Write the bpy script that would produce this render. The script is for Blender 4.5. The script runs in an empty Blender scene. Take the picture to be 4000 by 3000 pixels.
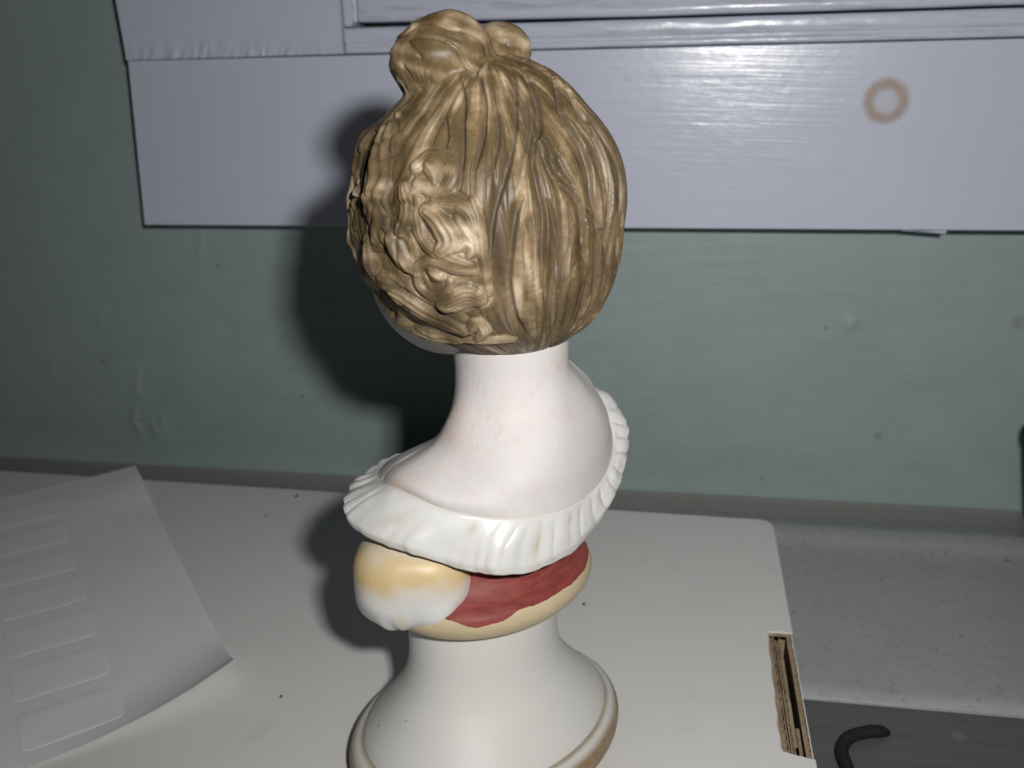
import bpy, math, random
import numpy as np
from mathutils import Matrix, Vector

# ------------------------------------------------------------------ camera, world, flash
CM = 0.01                                   # all tables below are in centimetres
scene = bpy.context.scene
YAW, PITCH, ROLL = math.radians(10.3), math.radians(19.4), math.radians(-1.45)
CAM = Vector((3.41, -15.13, 12.97))
fwd = Vector((-math.sin(YAW) * math.cos(PITCH), math.cos(YAW) * math.cos(PITCH), -math.sin(PITCH)))
rgt0 = Vector((math.cos(YAW), math.sin(YAW), 0))
up0 = rgt0.cross(fwd)
rgt = rgt0 * math.cos(ROLL) + up0 * math.sin(ROLL)
upv = -rgt0 * math.sin(ROLL) + up0 * math.cos(ROLL)

cam_data = bpy.data.cameras.new("camera")
cam_data.sensor_width = 36.0
cam_data.lens = 36.0 * 3700 / 4000
cam_data.clip_start = 0.005
cam_data.clip_end = 20.0
cam_data.dof.use_dof = True
cam_data.dof.focus_distance = 0.158
cam_data.dof.aperture_fstop = 30.0
cam = bpy.data.objects.new("camera", cam_data)
scene.collection.objects.link(cam)
cam.matrix_world = Matrix(((rgt.x, upv.x, -fwd.x, CAM.x * CM), (rgt.y, upv.y, -fwd.y, CAM.y * CM),
                           (rgt.z, upv.z, -fwd.z, CAM.z * CM), (0, 0, 0, 1)))
scene.camera = cam

world = bpy.data.worlds.new("World")
scene.world = world
world.use_nodes = True
world.node_tree.nodes["Background"].inputs[0].default_value = (0.80, 0.90, 1.0, 1)
world.node_tree.nodes["Background"].inputs[1].default_value = 0.002

# the camera's own flash: a small rectangular lamp up and to the right of the lens
FL = CAM - fwd * 2.5 + rgt * 2.7 + upv * 2.2
ld = bpy.data.lights.new("flash", 'AREA')
ld.shape = 'RECTANGLE'; ld.size = 0.012; ld.size_y = 0.008; ld.spread = math.radians(150)
ld.energy = 0.36
ld.color = (1.0, 0.985, 0.96)
flash = bpy.data.objects.new("flash", ld)
scene.collection.objects.link(flash)
aim = fwd * 0.96 + upv * 0.02 + rgt * 0.10
flash.location = FL * CM
flash.rotation_euler = (-aim).to_track_quat('Z', 'Y').to_euler()

vs = scene.view_settings
vs.view_transform = 'Standard'; vs.look = 'None'; vs.exposure = 0.0; vs.gamma = 1.0
vs.use_curve_mapping = False

# ------------------------------------------------------------------ helpers
rng = np.random.RandomState(7)
COL = scene.collection
_perm = np.random.RandomState(3).permutation(256)
_perm = np.concatenate([_perm, _perm, _perm])
_g = np.random.RandomState(4).normal(size=(256, 3)); _g /= np.linalg.norm(_g, axis=1)[:, None]

def noise(x, y, z=0.0):
    """gradient noise, about -0.7..0.7"""
    x, y, z = np.broadcast_arrays(np.asarray(x, float), np.asarray(y, float), np.asarray(z, float))
    xi, yi, zi = np.floor(x).astype(int), np.floor(y).astype(int), np.floor(z).astype(int)
    xf, yf, zf = x - xi, y - yi, z - zi
    fade = lambda t: t * t * t * (t * (t * 6 - 15) + 10)
    u, v, w = fade(xf), fade(yf), fade(zf)
    def gr(i, j, k):
        h = _perm[_perm[_perm[(xi + i) & 255] + ((yi + j) & 255)] + ((zi + k) & 255)]
        g = _g[h]
        return g[..., 0] * (xf - i) + g[..., 1] * (yf - j) + g[..., 2] * (zf - k)
    l = lambda a, b, t: a + (b - a) * t
    return l(l(l(gr(0, 0, 0), gr(1, 0, 0), u), l(gr(0, 1, 0), gr(1, 1, 0), u), v),
             l(l(gr(0, 0, 1), gr(1, 0, 1), u), l(gr(0, 1, 1), gr(1, 1, 1), u), v), w)

def sstep(a, b, x):
    t = np.clip((x - a) / (b - a), 0, 1)
    return t * t * (3 - 2 * t)

def mesh_obj(name, verts, faces, mat, parent=None, smooth=True, attrs=None):
    """verts in cm; faces: (n,4) array, (n,3) array or list of lists"""
    me = bpy.data.meshes.new(name)
    verts = np.asarray(verts, float) * CM
    if isinstance(faces, np.ndarray):
        n, k = faces.shape
        me.vertices.add(len(verts)); me.vertices.foreach_set("co", verts.ravel())
        me.loops.add(n * k); me.loops.foreach_set("vertex_index", faces.ravel().astype(np.int32))
        me.polygons.add(n)
        me.polygons.foreach_set("loop_start", np.arange(0, n * k, k, dtype=np.int32))
        me.polygons.foreach_set("loop_total", np.full(n, k, dtype=np.int32))
    else:
        me.from_pydata([tuple(v) for v in verts], [], faces)
    me.update(calc_edges=True); me.validate()
    me.polygons.foreach_set("use_smooth", np.full(len(me.polygons), smooth))
    for an, av in (attrs or {}).items():
        a = me.attributes.new(an, 'FLOAT', 'POINT')
        a.data.foreach_set("value", np.asarray(av, np.float32))
    me.materials.append(mat)
    o = bpy.data.objects.new(name, me)
    COL.objects.link(o)
    if parent: o.parent = parent
    return o

def empty(name, loc=(0, 0, 0), rz=0.0):
    o = bpy.data.objects.new(name, None)
    o.empty_display_size = 0.01
    COL.objects.link(o)
    o.location = Vector(loc) * CM; o.rotation_euler = (0, 0, rz)
    return o

def tag(o, label=None, cat=None, group=None, kind=None):
    if label: o["label"] = label
    if cat: o["category"] = cat
    if group: o["group"] = group
    if kind: o["kind"] = kind
    return o

def grid_faces(nu, nv, wrap_u=False, wrap_v=False, off=0):
    """vertex index = i*nv + j"""
    iu = np.arange(nu if wrap_u else nu - 1); jv = np.arange(nv if wrap_v else nv - 1)
    I, J = np.meshgrid(iu, jv, indexing='ij')
    I2, J2 = (I + 1) % nu, (J + 1) % nv
    return np.stack([I * nv + J, I2 * nv + J, I2 * nv + J2, I * nv + J2], -1).reshape(-1, 4) + off

def box_geo(x0, x1, y0, y1, z0, z1, bev=0.03):
    """box with chamfered edges (24 verts)"""
    V = []; F = []
    idx = {}
    for sx in (0, 1):
        for sy in (0, 1):
            for sz in (0, 1):
                c = [(x0, x1)[sx], (y0, y1)[sy], (z0, z1)[sz]]
                d = [bev * (1 - 2 * s) for s in (sx, sy, sz)]
                for ax in range(3):
                    p = list(c)
                    for k in range(3):
                        if k != ax: p[k] += d[k]
                    idx[(sx, sy, sz, ax)] = len(V); V.append(p)
    def cyc(a): return [(0, 0), (1, 0), (1, 1), (0, 1)]
    for ax in range(3):
        o1, o2 = [(1, 2), (2, 0), (0, 1)][ax]
        for s in (0, 1):
            f = []
            for a, b in cyc(0):
                k = [0, 0, 0]; k[ax] = s; k[o1] = a; k[o2] = b
                f.append(idx[(*k, ax)])
            F.append(f if s else f[::-1])
    for ax in range(3):
        o1, o2 = [(1, 2), (2, 0), (0, 1)][ax]
        for a in (0, 1):
            for b in (0, 1):
                def key(s, face):
                    k = [0, 0, 0]; k[ax] = s; k[o1] = a; k[o2] = b
                    return idx[(*k, face)]
                f = [key(0, o1), key(1, o1), key(1, o2), key(0, o2)]
                F.append(f if (a + b) % 2 == 1 else f[::-1])
    for sx in (0, 1):
        for sy in (0, 1):
            for sz in (0, 1):
                f = [idx[(sx, sy, sz, 0)], idx[(sx, sy, sz, 1)], idx[(sx, sy, sz, 2)]]
                F.append(f if (sx + sy + sz) % 2 == 1 else f[::-1])
    return V, F

def catmull(P, n, closed=True):
    P = np.asarray(P, float); m = len(P); out = []
    segs = m if closed else m - 1
    g = (lambda i: P[i % m]) if closed else (lambda i: P[min(max(i, 0), m - 1)])
    T = np.linspace(0, segs, n, endpoint=not closed)
    for t in T:
        i = min(int(t), segs - 1); f = t - i
        a, b, c, d = g(i - 1), g(i), g(i + 1), g(i + 2)
        out.append(.5 * ((2 * b) + (c - a) * f + (2 * a - 5 * b + 4 * c - d) * f * f + (3 * b - a - 3 * c + d) * f ** 3))
    return np.array(out)

# ------------------------------------------------------------------ materials
class NT:
    """tiny node-tree writer; texture coordinates are object space in cm"""
    def __init__(s, name):
        s.m = bpy.data.materials.new(name); s.m.use_nodes = True
        s.t = s.m.node_tree; s.N = s.t.nodes; s.L = s.t.links
        s.b = s.N["Principled BSDF"]
        tc = s.N.new("ShaderNodeTexCoord")
        s.co = s.map(tc.outputs["Object"], (100, 100, 100))
    def map(s, src, scale=(1, 1, 1), rot=(0, 0, 0), loc=(0, 0, 0)):
        n = s.N.new("ShaderNodeMapping"); s.L.new(src, n.inputs[0])
        n.inputs["Scale"].default_value = scale; n.inputs["Rotation"].default_value = rot
        n.inputs["Location"].default_value = loc
        return n.outputs[0]
    def noise(s, scale, detail=4, rough=.55, co=None, dist=0.0):
        n = s.N.new("ShaderNodeTexNoise"); s.L.new(co or s.co, n.inputs["Vector"])
        n.inputs["Scale"].default_value = scale; n.inputs["Detail"].default_value = detail
        n.inputs["Roughness"].default_value = rough; n.inputs["Distortion"].default_value = dist
        return n.outputs[0]
    def voro(s, scale, co=None, feature='F1'):
        n = s.N.new("ShaderNodeTexVoronoi"); n.feature = feature
        s.L.new(co or s.co, n.inputs["Vector"]); n.inputs["Scale"].default_value = scale
        return n
    def ramp(s, src, stops):
        n = s.N.new("ShaderNodeValToRGB"); s.L.new(src, n.inputs[0])
        e = n.color_ramp.elements
        while len(e) < len(stops): e.new(0.5)
        for k, (p, c) in enumerate(stops):
            e[k].position = p
            e[k].color = (c, c, c, 1) if isinstance(c, (int, float)) else (*c, 1)
        return n.outputs[0]
    def mix(s, fac, a, b, mode='MIX'):
        n = s.N.new("ShaderNodeMix"); n.data_type = 'RGBA'; n.blend_type = mode
        for i, v in ((0, fac), (6, a), (7, b)):
            if isinstance(v, (int, float)): n.inputs[i].default_value = v if i == 0 else (v, v, v, 1)
            elif isinstance(v, tuple): n.inputs[i].default_value = (*v, 1)
            else: s.L.new(v, n.inputs[i])
        return n.outputs[2]
    def math(s, op, a, b=0.0, clamp=False):
        n = s.N.new("ShaderNodeMath"); n.operation = op; n.use_clamp = clamp
        for i, v in ((0, a), (1, b)):
            if isinstance(v, (int, float)): n.inputs[i].default_value = v
            else: s.L.new(v, n.inputs[i])
        return n.outputs[0]
    def attr(s, name):
        n = s.N.new("ShaderNodeAttribute"); n.attribute_name = name
        return n.outputs["Fac"]
    def bump(s, h, dist_cm, strength=1.0, prev=None):
        n = s.N.new("ShaderNodeBump"); s.L.new(h, n.inputs["Height"])
        n.inputs["Distance"].default_value = dist_cm * CM; n.inputs["Strength"].default_value = strength
        if prev: s.L.new(prev, n.inputs["Normal"])
        return n.outputs[0]
    def set(s, **k):
        for key, v in k.items():
            i = s.b.inputs[key.replace("_", " ")]
            if hasattr(v, "is_linked"): s.L.new(v, i)
            elif isinstance(v, tuple): i.default_value = (*v, 1) if len(v) == 3 else v
            else: i.default_value = v
        return s
    def add_normal(s, n): s.L.new(n, s.b.inputs["Normal"]); return s

def specks(T, scale, thr, co=None):
    """sparse small dots: 1 on the dot"""
    v = T.voro(scale, co)
    sep = T.N.new("ShaderNodeSeparateColor"); T.L.new(v.outputs["Color"], sep.inputs[0])
    rad = T.math('MULTIPLY', T.math('SUBTRACT', sep.outputs[0], 1 - thr, True), 0.28 / thr)
    return T.math('MULTIPLY', T.math('SUBTRACT', rad, v.outputs["Distance"]), 14.0, True)

def mat_wall():
    T = NT("sage_gloss_paint")
    brush = T.noise(1.0, 5, .6, T.map(T.co, (.22, 1, 4.2)))
    brush2 = T.noise(1.0, 3, .6, T.map(T.co, (.5, 1, 12)))
    lump = T.noise(.9, 3, .5)
    cl = T.mix(T.ramp(lump, [(.3, 0.0), (.7, 1.0)]), (.292, .370, .362), (.315, .396, .388))
    cl = T.mix(T.math('MULTIPLY', T.ramp(brush2, [(.52, 0.0), (.75, 1.0)]), .22), cl, (.36, .40, .36))
    cl = T.mix(T.math('MULTIPLY', specks(T, 1.1, .06), .5), cl, (.24, .22, .17))
    cl = T.mix(T.math('MULTIPLY', specks(T, 3.1, .05), .5), cl, (.16, .14, .11))
    n = T.bump(brush, .035, .55)
    n = T.bump(brush2, .010, .5, n)
    n = T.bump(T.noise(1.6, 2, .4), .02, .35, n)
    T.set(Base_Color=cl, Roughness=.44, Specular_IOR_Level=.30).add_normal(n)
    return T.m

def mat_board(name="lilac_white_gloss_paint", grime=.0):
    T = NT(name)
    co = T.map(T.co, (1, 1, 1), (0, math.radians(-2.5), 0))
    brush = T.noise(1.0, 6, .62, T.map(co, (.16, 1, 5.5)))
    brush2 = T.noise(1.0, 4, .6, T.map(co, (.35, 1, 16)))
    tone = T.noise(.35, 3, .5)
    cl = T.mix(tone, (.555, .585, .705), (.600, .630, .745))
    cl = T.mix(T.math('MULTIPLY', specks(T, 1.2, .04), .4), cl, (.42, .40, .40))
    if grime:
        g = T.ramp(T.noise(1.0, 5, .65, T.map(co, (.5, 1, 5))), [(.50, 0.0), (.68, 1.0)])
        cl = T.mix(T.math('MULTIPLY', g, grime), cl, (.30, .31, .335))
    n = T.bump(brush, .017, .5)
    n = T.bump(brush2, .008, .5, n)
    n = T.bump(T.noise(2.6, 3, .5), .015, .35, n)
    T.set(Base_Color=cl, Roughness=.22, Specular_IOR_Level=.48).add_normal(n)
    return T.m

def mat_plain(name, col, rough=.5, spec=.5, var=.12, scale=1.5, bump=0.0, bscale=8):
    T = NT(name)
    f = T.noise(scale, 4, .6)
    c2 = tuple(c * (1 - var) for c in col)
    T.set(Base_Color=T.mix(f, c2, col), Roughness=rough, Specular_IOR_Level=spec)
    if bump: T.add_normal(T.bump(T.noise(bscale, 3), bump, .6))
    return T.m

def mat_sill():
    T = NT("worn_grey_sill_paint")
    f = T.noise(.5, 5, .6)
    cl = T.mix(f, (.325, .327, .338), (.405, .407, .418))
    wv = T.N.new("ShaderNodeVectorMath"); wv.operation = 'ADD'; T.L.new(T.co, wv.inputs[0])
    nz3 = T.N.new("ShaderNodeTexNoise"); T.L.new(T.co, nz3.inputs["Vector"]); nz3.inputs["Scale"].default_value = 4.0
    T.L.new(T.map(nz3.outputs["Color"], (.16, .16, .16)), wv.inputs[1]); wco = wv.outputs[0]
    pit = T.ramp(T.noise(4.5, 5, .72), [(.53, 0.0), (.64, 1.0)])
    cl = T.mix(T.math('MULTIPLY', pit, .30), cl, (.15, .15, .16))
    cl = T.mix(T.math('MULTIPLY', specks(T, 2.4, .14, wco), .55), cl, (.08, .075, .085))
    cl = T.mix(T.math('MULTIPLY', specks(T, 4.2, .16, wco), .6), cl, (.08, .08, .10))
    # darker olive tone in an uneven strip along the wall
    sep = T.N.new("ShaderNodeSeparateXYZ"); T.L.new(T.co, sep.inputs[0])
    w = T.math('ADD', sep.outputs[1], T.math('MULTIPLY', T.noise(1.2, 4, .6), .9))
    g = T.ramp(T.math('MULTIPLY', T.math('SUBTRACT', w, 13.2), .9, True), [(0.0, 0.0), (1.0, 1.0)])
    cl = T.mix(T.math('MULTIPLY', g, .55), cl, (.20, .19, .155))
    n = T.bump(T.noise(1.8, 5, .65), .03, .45)
    T.set(Base_Color=cl, Roughness=.42, Specular_IOR_Level=.45).add_normal(n)
    return T.m

def mat_worktop():
    T = NT("dark_brushed_metal")
    f = T.noise(1.0, 4, .6, T.map(T.co, (.15, 2.2, 1)))
    cl = T.mix(f, (.09, .09, .092), (.19, .19, .19))
    cl = T.mix(T.math('MULTIPLY', specks(T, .8, .2), .5), cl, (.25, .25, .25))
    T.set(Base_Color=cl, Roughness=.5, Specular_IOR_Level=.4, Metallic=.3)
    T.add_normal(T.bump(f, .02, .4))
    return T.m

def mat_white_card():
    T = NT("white_coated_card")
    f = T.noise(.4, 4, .6)
    cl = T.mix(f, (.640, .634, .618), (.695, .688, .670))
    sm = T.ramp(T.noise(1.0, 5, .7, T.map(T.co, (1.2, .5, 1))), [(.60, 0.0), (.78, 1.0)])
    cl = T.mix(T.math('MULTIPLY', sm, .22), cl, (.34, .33, .32))
    cl = T.mix(T.math('MULTIPLY', specks(T, 1.2, .05), .8), cl, (.09, .065, .05))
    cl = T.mix(T.math('MULTIPLY', specks(T, 1.3, .05), .8), cl, (.10, .08, .07))
    n = T.bump(T.noise(30, 2), .002, .5)
    n = T.bump(T.noise(.9, 2), .03, .3, n)
    T.set(Base_Color=cl, Roughness=.62, Specular_IOR_Level=.3).add_normal(n)
    return T.m

def mat_kraft():
    T = NT("brown_corrugated_card")
    f = T.noise(5, 5, .65, T.map(T.co, (1, .4, 1)))
    cl = T.mix(T.ramp(f, [(.3, 0.0), (.7, 1.0)]), (.23, .162, .105), (.45, .345, .235))
    T.set(Base_Color=cl, Roughness=.85, Specular_IOR_Level=.15)
    T.add_normal(T.bump(T.noise(25, 3), .01, .6))
    return T.m

def mat_paper(name, a, b, trans=.35):
    T = NT(name)
    f = T.ramp(T.noise(.9, 5, .6, T.map(T.co, (.5, 1.2, 1), (0, 0, math.radians(40)))), [(.35, 0.0), (.65, 1.0)])
    cl = T.mix(f, a, b)
    T.set(Base_Color=cl, Roughness=.55, Specular_IOR_Level=.3)
    T.add_normal(T.bump(T.noise(.7, 3, .5), .04, .35))
    tr = T.N.new("ShaderNodeBsdfTranslucent"); T.L.new(cl, tr.inputs[0])
    mx = T.N.new("ShaderNodeMixShader"); mx.inputs[0].default_value = trans
    T.L.new(T.b.outputs[0], mx.inputs[1]); T.L.new(tr.outputs[0], mx.inputs[2])
    T.L.new(mx.outputs[0], T.N["Material Output"].inputs[0])
    return T.m

def mat_hair():
    T = NT("ochre_washed_porcelain_hair")
    wash = T.attr("wash"); groove = T.attr("groove")
    grain = T.noise(9, 4, .6)
    w = T.math('ADD', wash, T.math('MULTIPLY', T.math('SUBTRACT', grain, .5), .55), True)
    cl = T.ramp(w, [(0.0, (.495, .396, .278)), (.28, (.285, .206, .122)), (.58, (.132, .091, .043)), (1.0, (.058, .040, .017))])
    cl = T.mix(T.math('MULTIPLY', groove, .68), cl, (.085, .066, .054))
    cl = T.mix(T.math('MULTIPLY', specks(T, 5.0, .05), .7), cl, (.12, .06, .03))
    n = T.bump(T.noise(14, 3, .6), .006, .5)
    T.set(Base_Color=cl, Roughness=.44, Specular_IOR_Level=.30).add_normal(n)
    return T.m

def mat_skin():
    T = NT("bisque_skin_porcelain")
    bl = T.attr("blush")
    v = T.ramp(T.noise(1.0, 5, .72, T.map(T.co, (7, 7, 2.2))), [(.54, 0.0), (.72, 1.0)])
    area = T.ramp(T.noise(.7, 3, .5), [(.40, 0.0), (.62, 1.0)])
    cl = T.mix(T.math('MULTIPLY', T.math('MULTIPLY', v, area), .45), (.600, .568, .560), (.58, .36, .25))
    cl = T.mix(T.math('MULTIPLY', bl, .75), cl, (.55, .35, .20))
    cl = T.mix(T.math('MULTIPLY', specks(T, 2.2, .05), .9), cl, (.12, .08, .06))
    n = T.bump(T.noise(26, 3, .6), .006, .7)
    n = T.bump(T.noise(1.0, 3, .5, T.map(T.co, (11, 11, 1.2))), .008, .6, n)
    T.set(Base_Color=cl, Roughness=.52, Specular_IOR_Level=.22).add_normal(n)
    T.b.inputs["Subsurface Weight"].default_value = .12
    T.b.inputs["Subsurface Radius"].default_value = (.004, .003, .002)
    T.b.inputs["Subsurface Scale"].default_value = .3
    return T.m

def mat_glaze(name, base, stain, rough=.32):
    """white glazed china with ochre stain where attribute 'stain' says so"""
    T = NT(name)
    s = T.attr("stain")
    g = T.noise(4, 5, .65)
    f = T.math('MULTIPLY', s, T.ramp(g, [(.25, .85), (.6, 1.0)]), True)
    cl = T.mix(f, base, stain)
    sp = T.math('MULTIPLY', specks(T, 7.0, .012), .8)
    cl = T.mix(sp, cl, (.15, .11, .08))
    T.set(Base_Color=cl, Roughness=rough, Specular_IOR_Level=.45)
    T.add_normal(T.bump(T.noise(2.2, 2), .012, .35))
    return T.m

def mat_dish():
    T = NT("cream_and_red_painted_porcelain")
    red = T.attr("red")
    br = T.noise(1.0, 5, .6, T.map(T.co, (2.5, 2.5, 14)))
    rc = T.mix(T.ramp(br, [(.3, 0.0), (.7, 1.0)]), (.160, .030, .028), (.285, .064, .052))
    bc = T.mix(T.noise(2, 3), (.455, .370, .225), (.545, .455, .305))
    edge = T.math('ADD', red, T.math('MULTIPLY', T.math('SUBTRACT', T.noise(9, 5, .75), .5), .7))
    m = T.ramp(edge, [(.47, 0.0), (.53, 1.0)])
    cl = T.mix(m, bc, rc)
    n = T.bump(br, .012, .4)
    T.set(Base_Color=cl, Roughness=T.mix(m, .45, .55), Specular_IOR_Level=.30).add_normal(n)
    return T.m

def mat_ring():
    T = NT("tan_bare_patch")
    f = T.noise(5, 4, .6)
    tan = T.mix(f, (.345, .265, .235), (.435, .345, .315))
    m = T.math('ADD', T.attr("bare"), T.math('MULTIPLY', T.math('SUBTRACT', T.noise(6, 4, .6), .5), .6), True)
    T.set(Base_Color=T.mix(m, (.525, .54, .62), tan), Roughness=.62)
    T.add_normal(T.bump(f, .008, .5))
    return T.m

M_WALL = mat_wall(); M_BOARD = mat_board(); M_LEDGE = mat_board("worn_lilac_white_paint", .55)
M_SILL = mat_sill(); M_TOP = mat_worktop(); M_CARD = mat_white_card(); M_KRAFT = mat_kraft()
M_PAPER = mat_paper("glassine_backing_paper", (.830, .840, .852), (.880, .884, .888), .12)
M_LABEL = mat_paper("matt_label_paper", (.850, .856, .862), (.885, .888, .890), .10)
M_HAIR = mat_hair(); M_SKIN = mat_skin()
M_COLLAR = mat_glaze("white_glazed_ruffle", (.640, .636, .622), (.400, .290, .140), .28)
M_SLEEVE = mat_glaze("white_glazed_sleeve", (.610, .610, .600), (.575, .430, .215), .42)
M_PED = mat_glaze("ivory_glazed_pedestal", (.590, .583, .555), (.250, .175, .085), .50)
M_DISH = mat_dish(); M_RING = mat_ring()
M_BLACK = mat_plain("black_plastic", (.012, .012, .013), .45, .4)
M_CABLE = mat_plain("black_cable_rubber", (.020, .020, .021), .7, .2)
GROOVES = [
    ([(0.007, -0.766, 12.501), (0.062, -1.119, 12.294), (0.046, -1.437, 12.002), (0.042, -1.715, 11.622), (-0.014, -1.875, 11.268), (-0.051, -1.928, 11.088)], 0.05, 0.06),
    ([(0.171, -0.576, 12.603), (0.307, -0.933, 12.437), (0.371, -1.259, 12.2), (0.35, -1.539, 11.909), (0.281, -1.738, 11.618), (0.229, -1.828, 11.443)], 0.045, 0.06),
    ([(0.574, -0.334, 12.668), (0.769, -0.807, 12.453), (0.806, -1.257, 12.127), (0.778, -1.577, 11.777), (0.706, -1.769, 11.487), (0.585, -1.931, 11.135), (0.464, -2.023, 10.773), (0.405, -2.048, 10.396), (0.378, -2.017, 10.065)], 0.055, 0.07),
    ([(0.747, -0.053, 12.691), (0.968, -0.764, 12.415), (1.121, -1.048, 12.17), (1.156, -1.346, 11.874), (1.083, -1.519, 11.702), (1.056, -1.702, 11.408), (1.127, -1.812, 11.042), (1.201, -1.851, 10.663), (1.179, -1.864, 10.276), (1.161, -1.817, 9.935), (1.11, -1.734, 9.613)], 0.05, 0.09),
    ([(1.071, -1.436, 11.821), (1.196, -1.487, 11.665), (1.268, -1.609, 11.392), (1.395, -1.621, 11.2), (1.61, -1.544, 10.992), (1.745, -1.489, 10.753), (1.796, -1.468, 10.483), (1.781, -1.462, 10.181), (1.827, -1.313, 9.807)], 0.05, 0.09),
    ([(1.097, 0.224, 12.602), (1.379, -0.511, 12.33), (1.489, -0.92, 12.027), (1.646, -1.042, 11.775), (1.773, -1.126, 11.521), (1.865, -1.222, 11.204), (1.91, -1.296, 10.884), (1.999, -1.251, 10.542), (2.1, -1.106, 10.241), (2.154, -0.792, 9.683)], 0.05, 0.1),
    ([(1.427, -0.247, 12.384), (1.649, -0.52, 12.129), (1.875, -0.68, 11.806), (2.037, -0.781, 11.48), (2.153, -0.838, 11.15), (2.199, -0.932, 10.756), (2.177, -1.006, 10.427), (2.164, -0.991, 10.148)], 0.045, 0.08),
    ([(1.854, -0.518, 11.926), (2.129, -0.536, 11.521), (2.308, -0.517, 11.107), (2.354, -0.619, 10.706), (2.339, -0.655, 10.186), (2.257, -0.481, 9.612)], 0.045, 0.06),
    ([(0.868, -1.912, 10.999), (0.782, -1.979, 10.758), (0.727, -2.011, 10.445), (0.685, -1.984, 10.05), (0.661, -1.898, 9.698), (0.751, -1.593, 9.135), (0.997, -1.076, 8.693)], 0.055, 0.08),
    ([(1.255, -1.787, 10.908), (1.333, -1.788, 10.649), (1.38, -1.77, 10.384), (1.397, -1.721, 10.042), (1.314, -1.68, 9.731), (1.25, -1.534, 9.352), (1.207, -1.199, 8.906), (1.235, -0.415, 8.455)], 0.045, 0.08),
    ([(1.39, -1.457, 11.531), (1.515, -1.506, 11.279), (1.68, -1.481, 11.014)], 0.04, 0.06),
    ([(0.671, -1.831, 11.37), (0.534, -1.97, 11.016), (0.432, -2.025, 10.775)], 0.05, 0.06),
    ([(1.816, -1.431, 10.709), (1.961, -1.297, 10.517), (2.119, -1.083, 10.271)], 0.05, 0.08),
    ([(1.676, -1.523, 10.027), (1.54, -1.533, 9.726), (1.317, -1.557, 9.461), (1.307, -1.371, 9.167)], 0.018, 0.025),
    ([(1.865, -1.268, 9.796), (1.702, -1.152, 9.314), (1.621, -0.779, 8.888)], 0.04, 0.05),
    ([(2.154, -0.792, 9.683), (1.928, -0.552, 9.081), (1.544, -0.382, 8.634)], 0.05, 0.06),
    ([(-0.035, -1.931, 11.088), (0.183, -2.001, 10.904), (0.206, -2.038, 10.655), (0.259, -2.046, 10.335), (0.279, -2.006, 10.0), (0.332, -1.92, 9.678)], 0.05, 0.07),
    ([(-1.244, 0.069, 12.062), (-1.391, 0.058, 11.888), (-1.267, -0.697, 11.752)], 0.04, 0.06),
    ([(-1.049, -0.446, 12.125), (-1.049, -0.929, 11.832), (-1.309, -0.901, 11.509)], 0.04, 0.06),
    ([(0.298, -0.054, 12.735), (0.677, -0.128, 12.695), (1.117, -0.326, 12.525), (1.448, -0.488, 12.295)], 0.05, 0.05),
    ([(1.578, -0.568, 12.166), (1.767, -0.757, 11.879), (1.945, -0.863, 11.556), (2.057, -0.949, 11.232), (2.101, -1.042, 10.91)], 0.035, 0.05),
    ([(0.898, -0.908, 12.358), (0.983, -1.257, 12.06), (0.955, -1.526, 11.768), (0.865, -1.734, 11.479), (0.792, -1.887, 11.155)], 0.04, 0.04),
    ([(0.975, -1.929, 10.745), (1.0, -1.938, 10.36), (0.995, -1.9, 10.024)], 0.03, 0.03),
    ([(0.874, -1.975, 10.564), (0.851, -1.974, 10.24), (0.878, -1.908, 9.896)], 0.03, 0.03),
    ([(1.539, -1.626, 10.877), (1.586, -1.638, 10.551), (1.568, -1.639, 10.221), (1.468, -1.616, 9.815), (1.427, -1.394, 9.312)], 0.035, 0.05),
    ([(1.964, -1.286, 10.278), (1.959, -1.179, 9.844), (1.851, -1.039, 9.389)], 0.035, 0.05),
    ([(2.377, -0.594, 10.527), (2.39, -0.388, 9.954), (2.3, -0.417, 9.67)], 0.035, 0.05),
    ([(0.532, -1.249, 12.196), (0.558, -1.527, 11.903), (0.518, -1.731, 11.612), (0.416, -1.881, 11.32)], 0.035, 0.03),
    ([(-0.216, -1.279, 12.091), (-0.181, -1.505, 11.857), (-0.215, -1.62, 11.681)], 0.03, 0.03),
]
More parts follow.
